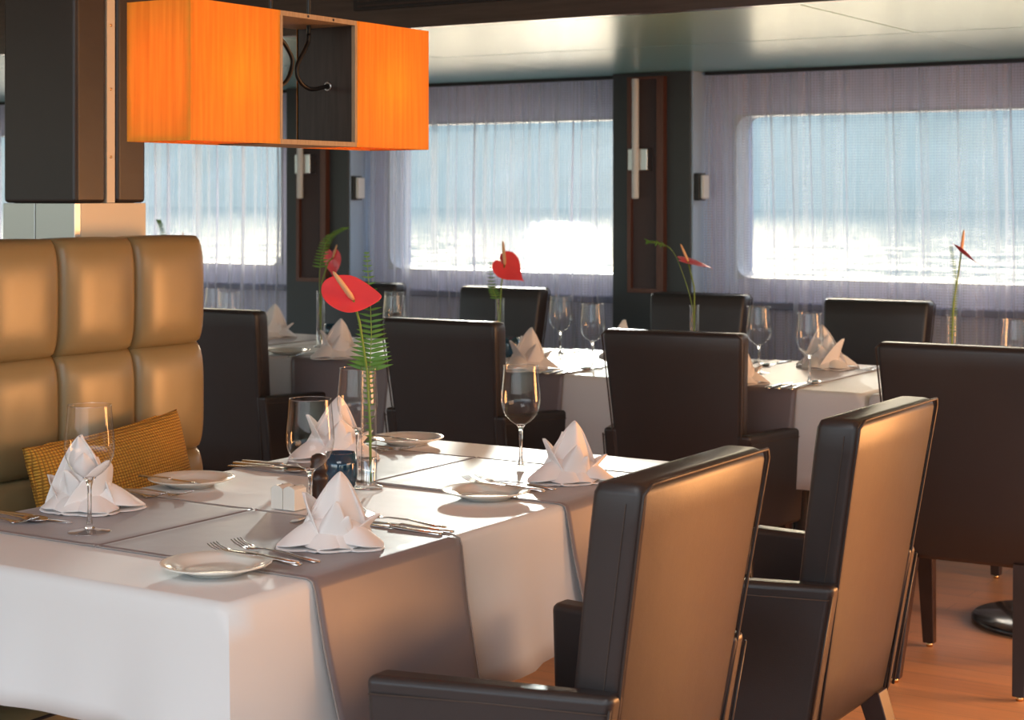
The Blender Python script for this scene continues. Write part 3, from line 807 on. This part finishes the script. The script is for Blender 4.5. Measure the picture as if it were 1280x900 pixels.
knife('butter knife across the front right bread plate', (-1.83, 2.125, TZ+.017), PI-.10, 0, 'butter knives', .8)
knife('butter knife across the bread plate between the near runners', (-1.85, 2.905, TZ+.017), PI-.08, 0, 'butter knives', .8)
knife('butter knife across the bread plate by the ochre pillow', (-2.47, 2.60, TZ+.017), -.05, 0, 'butter knives', .8)
knife('butter knife across the bread plate right of the vase', (-2.45, 3.335, TZ+.017), -.02, 0, 'butter knives', .8)
fork('fork beside the front right bread plate, nearest the plate', (-1.875, 2.172, TZ+.001), PI-.05)
fork('fork beside the front right bread plate, nearest the napkin', (-1.865, 2.213, TZ+.001), PI-.12)
fork('fork by the bread plate between the near runners, nearest the plate', (-1.90, 2.975, TZ+.001), PI-.05)
fork('fork by the bread plate between the near runners, nearest the napkin', (-1.895, 3.012, TZ+.001), PI-.06)
fork('fork right of the foremost napkin', (-1.855, 2.555, TZ+.001), PI-.05, 'dessert forks')
knife('knife right of the foremost napkin, inner one', (-1.84, 2.50, TZ), PI-.03)
knife('knife right of the foremost napkin, outer one', (-1.835, 2.525, TZ), PI-.0)
fork('fork before the ochre pillow, nearest the plate', (-2.455, 2.535, TZ+.001), -.02)
fork('fork before the ochre pillow, nearest the napkin', (-2.485, 2.495, TZ+.001), .02)
fork('fork at the far end right of the vase, nearest the plate', (-2.44, 3.275, TZ+.001), -.05)
fork('fork at the far end right of the vase, farther from the plate', (-2.455, 3.235, TZ+.001), 0)
knife('knife at the far left napkin of the near table, inner one', (-2.47, 2.955, TZ), .02)
knife('knife at the far left napkin of the near table, outer one', (-2.47, 2.92, TZ), -.02)
spoon('spoon at the far left napkin of the near table', (-2.46, 2.89, TZ), .0)
fork('fork at the left edge before the leftmost napkin', (-2.50, 2.165, TZ+.001), .1, 'dessert forks')
spoon('spoon at the left edge before the leftmost napkin', (-2.50, 2.20, TZ), -.05)
knife('knife lying before the leftmost napkin', (-2.46, 2.225, TZ), -.02)
# salt and pepper
for i, (x, lab) in enumerate(((-2.137, 'white ceramic salt shaker, left one of the pair'), (-2.107, 'white ceramic pepper shaker, right one of the pair'))):
    e = empty('shaker', lab, 'shaker', (x, 2.555, TZ), 0, 'white square shakers')
    V, F = [], []; n = 12; hw = .0142
    for y in (-.018, .018):
        for k in range(n+1):
            t = -1+2*k/n; V.append((t*hw, y, .040+.0055*math.cos(t*PI/2)))
        V.append((hw, y, 0)); V.append((-hw, y, 0))
    q = n+3
    for k in range(q): F.append((k, (k+1) % q, q+(k+1) % q, q+k))
    F.append(tuple(range(q))); F.append(tuple(range(2*q-1, q-1, -1)))
    link('body', pydata('shaker', V, F), 'china', e, smooth=True, bev=.001)
    link('holes', lathe_mesh('hole', [(0, .0006), (.0016, .0006), (.0016, 0)], 8), 'dark', e, loc=(0, 0, .0456))
# pepper mill of dark turned wood
e = empty('pepper_mill', 'small dark brown ribbed wooden mill between the shakers and the blue holder', 'mill', (-2.112, 2.635, TZ))
lathe('body', [(0, 0), (.019, 0), (.020, .008), (.016, .018), (.018, .026), (.015, .036), (.0185, .044), (.0185, .052), (.014, .058)], 'leg', e, 24)
lathe('cap', [(.014, .058), (.0175, .063), (.018, .070), (.015, .076), (.0165, .083), (.014, .092), (.006, .096), (0, .0965)], 'leg', e, 24)
def holder(label, loc, s=1):
    e = empty('candle_holder', label, 'candle holder', loc, 0, 'blue glass candle holders')
    lathe('cup', [(0, 0), (.026*s, 0), (.032*s, .008*s), (.0355*s, .028*s), (.0345*s, .05*s), (.030*s, .072*s), (.0285*s, .072*s), (.033*s, .05*s), (.034*s, .028*s), (.030*s, .010*s), (0, .006*s)], 'bluegl', e, 32)
    lathe('tealight', [(0, .008), (.018, .008), (.018, .022), (0, .022)], 'white', e, 20)
holder('dark blue glass candle holder beside the tall vase on the near table', (-2.18, 2.79, TZ), 1.02)
holder('blue glass candle holder on the window table behind the big red flower', (-4.42, 5.60, TZ), 1.0)
holder('blue glass candle holder behind the napkin between the two middle chairs', (-3.43, 5.42, TZ), 1.0)

# ------------------------------------------------------------------ vases, anthuriums, ferns
RV = Vector((math.cos(CAMR), math.sin(CAMR), 0)); FV = Vector((-math.sin(CAMR), math.cos(CAMR), 0)); UP = Vector((0, 0, 1))
def vase(label, loc, h=.25):
    e = empty('bud_vase', label, 'vase', loc, 0, 'slender glass bud vases')
    lathe('glass_tube', [(.0155, .045), (.0165, .06), (.0165, h-.006), (.018, h), (.0170, h), (.0155, h-.006), (.0155, .06), (0, .046)], 'glass', e, 28)
    lathe('glass_base', [(0, 0), (.030, 0), (.031, .002), (.027, .0045), (.0175, .007), (.0165, .012), (.0165, .060), (.0155, .062), (0, .058)], 'stemglass', e, 32)
    return e
def heart_pts():
    """heart outline and fill, tip at +x, length 1, width ~.85"""
    nr, na = 7, 40; V = []
    for j in range(nr+1):
        for k in range(na):
            t = 2*PI*k/na; r = j/nr
            hx = (13.6*math.cos(t)-3.8*math.cos(2*t)-1.6*math.cos(3*t)-.8*math.cos(4*t)); hy = 16*math.sin(t)**3
            x = -hx/29.0+.12; y = hy/36.0
            V.append((x*r, y*r, r))
    F = []
    for j in range(nr):
        for k in range(na): F.append((j*na+k, j*na+(k+1) % na, (j+1)*na+(k+1) % na, (j+1)*na+k))
    return V, F
def anthurium(label, base, stem_pts, attach, L, Wd, size, wid, spdir, splen, cup=.10, bend=.1, shift=0, asym=1, tear=False):
    """base: world point where the stem stands; attach: world point of the flower; L, Wd: world axes of the spathe"""
    base = Vector(base); attach = Vector(attach)
    e = empty('anthurium', label, 'flower', base, 0, 'red anthuriums')
    tube('stem', [Vector((0, 0, 0))]+[Vector(p)-base for p in stem_pts]+[attach-base], .0026, 'stem', e, 8)
    L = L.normalized(); Wd = (Wd-L*Wd.dot(L)).normalized(); Nn = L.cross(Wd)
    V, F = heart_pts(); out = []
    for ii, (x, y, r) in enumerate(V):
        if tear:
            t_ = 2*PI*(ii % 40)/40; x = -.5*math.cos(t_)*r; y = .46*math.sin(t_)*r*(1-.75*max(0, x+.05)**1.3*1.6)*(.62 if math.sin(t_) > 0 else .95)+.14
        x += shift; y = y*asym if y > 0 else y; off = cup*(abs(y)**1.5)*1.6+bend*x*abs(x)*2-.03*(1-r)+.012*math.sin(9*y+3*x)
        out.append(tuple((attach-base)+L*x*size+Wd*y*wid+Nn*off*size))
    link('spathe', pydata('spathe', out, F), 'spathe', e, solid=.0010, sub=1)
    sp = [Vector(attach-base)+Vector(spdir).normalized()*splen*t for t in (0, .15, .4, .7, .92, 1)]
    tube('spadix', sp, [splen*.05, splen*.075, splen*.075, splen*.065, splen*.045, splen*.012], 'spadix', e, 10)
    return e
LEAFLET = {}
def leaflet_mesh():
    if 'm' in LEAFLET: return LEAFLET['m']
    V, F = [], []; n = 7
    for i in range(n+1):
        t = i/n; w = .16*math.sin(PI*min(1, t*.9+.12))**.7*(1-t*.55); z = -.10*t*t
        V += [(t, -w, z-.02), (t, 0, z+.025), (t, w, z-.02)]
    for i in range(n):
        F += [(i*3, i*3+1, i*3+4, i*3+3), (i*3+1, i*3+2, i*3+5, i*3+4)]
    me = pydata('leaflet', V, F); me.materials.append(M['fern'])
    for p in me.polygons: p.use_smooth = True
    LEAFLET['m'] = me; return me
def fern(label, base, pts, side, lens, n, parts=True, up=.25, start=0.0, droop=.1):
    """frond: stem through pts (world), leaflets on both sides along `side`; lens(t) leaflet length"""
    base = Vector(base); path = spline([Vector(p)-base for p in pts], 10)
    e = empty('fern_frond', label, 'fern', base, 0, 'fern fronds in the vases')
    tube('stem', path, [.0018-.0012*i/(len(path)-1) for i in range(len(path))], 'stem', e, 6)
    V, F = [], []; me = leaflet_mesh()
    for k in range(n):
        t = start+(1-start)*k/(n-1)*.985; i = min(int(t*(len(path)-1)), len(path)-2); fr = t*(len(path)-1)-i
        p = path[i].lerp(path[i+1], fr); d = (path[i+1]-path[i]).normalized()
        for sg in (-1, 1):
            ln = lens(t); x = (side*sg+d*up+Vector((0, 0, -droop))+FV*random.uniform(-.35, .35)).normalized()
            nrm = (x.cross(d)).normalized(); y = nrm.cross(x)
            if parts:
                o = bpy.data.objects.new('leaflet', me); COL.objects.link(o); o.parent = e
                mt = Matrix(((x.x, y.x, nrm.x, p.x), (x.y, y.y, nrm.y, p.y), (x.z, y.z, nrm.z, p.z), (0, 0, 0, 1)))
                o.matrix_local = mt @ Matrix.Diagonal((ln, max(ln, .018)*.8, ln, 1))
            else:
                b = len(V)
                for v in me.vertices: V.append(p+(x*v.co.x+y*v.co.y+nrm*v.co.z)*ln)
                F += [tuple(b+q for q in pl.vertices) for pl in me.polygons]
    if not parts:
        o = link('leaflets', pydata('leaflets', V, F), 'fern', e); o['kind'] = 'stuff'
    return e
def at(v, r, z, f=0): return Vector(v)+RV*r+UP*z+FV*f
# near vase
nv = (-2.13, 2.82, TZ)
vase('tall slender glass vase in the middle of the near table', nv, .25)
anthurium('big open red anthurium in the near vase', at(nv, .004, .014), [at(nv, .003, .12), at(nv, -.004, .24), at(nv, -.018, .34, -.01)],
          at(nv, -.030, .388, -.02), RV*1+UP*(-.22)+FV*.15, UP*.82+FV*.62+RV*.1, .125, .125, -RV*.55+UP*.85-FV*.5, .078, cup=.12, bend=.05, shift=-.05, tear=True)
fern('upright fern frond in the near vase', at(nv, .002, .05), [at(nv, .002, .05, .006), at(nv, .0, .2, .004), at(nv, .004, .33, .01), at(nv, -.006, .485, .01)],
     RV, lambda t: (.010+.005*(t > .2)) if t < .42 else .046*(1-((t-.42)/.58))**1.15+.006, 36, True, up=.25, start=.12, droop=.02)
# far vases: position, flowers in metres from the vase foot (right, up)
def far_set(v, lab_v, lab_f, lab_fern, flower, frond, h=.222):
    v = (v[0], v[1], TZ); vase(lab_v, v, h)
    s = flower
    if s: anthurium(lab_f, at(v, .0, .012), [at(v, *q) for q in s['stem']], at(v, *s['at']), s['L'], s['W'], s['size'], s.get('wid', s['size']), s['sp'], s['spl'], cup=s.get('cup', .1), bend=s.get('bend', .1))
    if frond: fern(lab_fern, at(v, 0, .03), [at(v, *q) for q in frond['pts']], frond.get('side', RV), frond['len'], frond['n'], False, start=frond.get('start', .25))
far_set((-2.647, 5.37), 'slender bud vase behind the chair right of the lone wine glass', 'flat red anthurium tilted right in front of the middle pillar',
        'yellow-green fern frond curving left before the middle pillar',
        dict(stem=[(0, .15), (.0, .28)], at=(-.022, .375), L=RV*1+UP*-.16, W=FV*1+UP*.18, size=.135, sp=-RV*.45+UP*1-FV*.1, spl=.065, bend=-.12, cup=.03),
        dict(pts=[(0, .03), (-.005, .2), (-.04, .33), (-.085, .42), (-.165, .445)], len=lambda t: .012 if t < .8 else .026, n=34, side=FV*.7+UP*.3))
far_set((-1.738, 5.37), 'slender bud vase at the right edge behind the black-looking chair', 'red anthurium seen edge-on at the right, before the large window',
        'thin fern frond on the right before the large window',
        dict(stem=[(0, .15), (.005, .26), (.02, .35)], at=(.030, .425), L=RV*.72+UP*-.70, W=FV*1+UP*.1, size=.125, sp=RV*.12+UP*1, spl=.068, bend=.12, cup=.06),
        dict(pts=[(0, .03), (.004, .2), (.012, .33), (-.004, .44)], len=lambda t: .017*(1-t*.5), n=38))
far_set((-3.448, 5.37), 'slender bud vase below the sun glare between two chairs', 'red anthurium pointing down right below the sun glare',
        'bright green fern frond below the sun glare',
        dict(stem=[(0, .15), (.005, .27), (.02, .36)], at=(.018, .345), L=RV*.75+UP*-.75, W=UP*.6+FV*.5+RV*.6, size=.14, sp=UP*1+RV*-.08, spl=.09, cup=.1),
        dict(pts=[(0, .03), (-.01, .2), (-.03, .27), (-.035, .355)], len=lambda t: .036*(1-t*.7), n=14, start=.4))
far_set((-4.295, 5.37), 'slender bud vase left of the big red flower on a window table', 'pink-red anthurium hanging upright above the big red flower',
        'fern frond curling over the pink-red flower at the dark pillar',
        dict(stem=[(0, .15), (.005, .26), (.03, .34)], at=(.048, .355), L=UP*-1+RV*.1, W=RV*1-FV*.3, size=.125, wid=.085, sp=RV*.35+UP*1-FV*.4, spl=.06, cup=.12),
        dict(pts=[(0, .03), (-.005, .22), (.0, .34), (.03, .43), (.10, .475)], len=lambda t: .045*(1-t*.6), n=19, start=.45))
far_set((-5.10, 5.37), 'slender bud vase hidden behind the top of the banquette', 'red anthurium tip showing above the banquette top',
        'fern tip above the banquette, left of the red flower',
        dict(stem=[(0, .15), (.01, .27), (.03, .36)], at=(.055, .388), L=RV*1+UP*-.5, W=FV*1+UP*.15, size=.125, sp=UP*1-RV*.1, spl=.06),
        dict(pts=[(0, .03), (-.01, .22), (-.015, .35), (-.04, .46), (-.055, .50)], len=lambda t: .028*(1-t*.6), n=28, start=.4))

# ------------------------------------------------------------------ window tables: settings
gl = [(-2.122, 5.13, 'right of the napkin on the second window table'), (-2.95, 5.19, 'nearest beside the chair right of the lone glass'),
      (-3.27, 5.51, 'left one of the pair between the two middle chairs'), (-2.40, 5.36, 'left of a pair right of the yellow-green fern'),
      (-3.97, 5.42, 'left of a pair beside the big red flower'), (-3.80, 5.19, 'right of a pair beside the big red flower'),
      (-4.76, 5.27, 'left of a pair beyond the banquette'), (-4.49, 5.05, 'right of a pair beyond the banquette'),
      (-1.486, 5.20, 'cut by the right edge above the black-looking chair')]
for x, y, lab in gl: wine_glass('wine glass on a window table, ' + lab, (x, y, TZ))
nk = [(-2.32, 5.03, .4, 1.0, 'near side of the second window table, peeking out right of a chair back'), (-3.12, 5.04, .5, 1.15, 'near side between the two middle chairs'),
      (-3.95, 5.04, .3, 1.15, 'near side just left of the big red flower stem'), (-4.74, 5.60, .2, 1.15, 'far side of the window table above the left chair back'),
      (-3.07, 5.62, .8, 1.1, 'far side with only its tip above a chair back'), (-2.27, 5.63, 2.9, 1.2, 'far side right of the wine glasses before the far chair')]
for i, (x, y, r_, s_, lab) in enumerate(nk): napkin('star-folded napkin, ' + lab, (x, y, TZ), CAMR+r_, 30+i, s_)
names = {0: 'second window table', 1: 'middle window table', 2: 'big red flower table'}
for i, sx in enumerate((-2.33, -3.17, -3.95)):
    nm = names[i]
    knife('knife on the near side of the %s, next to the napkin' % nm, (sx+.14, 5.06, TZ), PI/2+.02)
    knife('knife on the near side of the %s, next to the spoon' % nm, (sx+.175, 5.06, TZ), PI/2)
    spoon('spoon on the near side of the %s' % nm, (sx+.215, 5.07, TZ), PI/2-.03)
    fork('fork on the near side of the %s' % nm, (sx-.17, 5.06, TZ+.001), PI/2)
    plate('bread plate on the near side of the %s' % nm, (sx-.27, 5.07, TZ))
    fx = sx+.02
    knife('knife on the far side of the %s' % nm, (fx-.17, 5.70, TZ), -PI/2)
    spoon('spoon on the far side of the %s' % nm, (fx-.215, 5.66, TZ), -PI/2+.6)
    fork('fork on the far side of the %s, next to the napkin' % nm, (fx+.17, 5.68, TZ+.001), -PI/2)
    fork('fork on the far side of the %s, next to the plate' % nm, (fx+.205, 5.68, TZ+.001), -PI/2)

# ------------------------------------------------------------------ pendant lamp over the near table
LX, LY, LZ0, LZ1 = -2.04, 2.195, 1.447, 1.692
pd_ = empty('pendant_lamp', 'orange silk twin-box pendant lamp with an open plywood frame between its shades', 'lamp', (LX-.075, 2.55, LZ0))
cx_, cy_ = LX-.075, 2.55
ys = (LY, 2.433, 2.662, 2.905); dx = .075; hz = LZ1-LZ0
for (a, b, nm) in ((ys[0], ys[1], 0), (ys[2], ys[3], 1)):
    w = .004; a_, b_ = a-cy_, b-cy_
    sh = boxes('lamp_shade', [(-dx, -dx+w, a_, b_, 0, hz), (dx-w, dx, a_, b_, 0, hz)] + ([(-dx+w, dx-w, a_, a_+w, 0, hz)] if nm == 0 else [(-dx+w, dx-w, b_-w, b_, 0, hz)]), 'silk', pd_)
    box('diffuser', (-dx+w, dx-w, a_+w, b_-w, .002, .006), 'silk', sh)
    # wood end board towards the gap
    ye = (b_-.006, b_) if nm == 0 else (a_, a_+.006)
    eb = box('end_board', (-dx+.001, dx-.001, ye[0], ye[1], .001, hz-.001), 'wood', pd_)
    yy = ye[0]-.0008 if nm == 1 else ye[1]+.0008
    link('grommet', tube_mesh('grommet', [(.0075*math.cos(2*PI*k/20), 0, .0075*math.sin(2*PI*k/20)) for k in range(20)], .0022, 6, True), 'brushed', eb, loc=(.004, yy, .12))
ga, gb = ys[1]-cy_, ys[2]-cy_
t_ = .009
for z_ in ((hz-t_, hz), (0, t_)): box('frame_board', (-dx, dx, ga, gb, *z_), 'ply', pd_)
for y_ in ((ga-.001, ga+.006), (gb-.006, gb+.001)): box('frame_post', (dx-.008, dx+.0005, *y_, t_, hz-t_), 'ply', pd_)
for q in (.35, .68):
    link('screw', lathe_mesh('screwh', [(0, .001), (.0025, .001), (.0025, 0)], 10), 'dark', pd_, loc=(dx+.0002, ga+(gb-ga)*q, hz-.0045), rot=(0, PI/2, 0))
tube('cable', spline([(0, .057, 2.36-LZ0), (0, .057, hz+.05), (0, .057, hz-.03), (0, .047, .19), (0, .022, .155), (.002, .025, .128), (.002, .06, .112), (.004, gb-.004, .12)], 8), .0042, 'cable', pd_, 8)
tube('cable', spline([(0, -.055, 2.36-LZ0), (0, -.055, hz+.05), (0, -.05, hz-.02), (0, -.01, .19), (0, .008, .160), (0, -.012, .122), (0, -.06, .108), (0, ga+.004, .12)], 8), .0042, 'cable', pd_, 8)
box('canopy', (-.06, .04, ga, gb, 2.345-LZ0, 2.36-LZ0), 'steel', pd_)

for yy in ((ys[0]+ys[1])/2, (ys[2]+ys[3])/2):
    light('shade_bulb', 'POINT', (LX-.075, yy, (LZ0+LZ1)/2), (0, 0, -1), 1.0, (1, .76, .48), shadow_soft_size=.03)
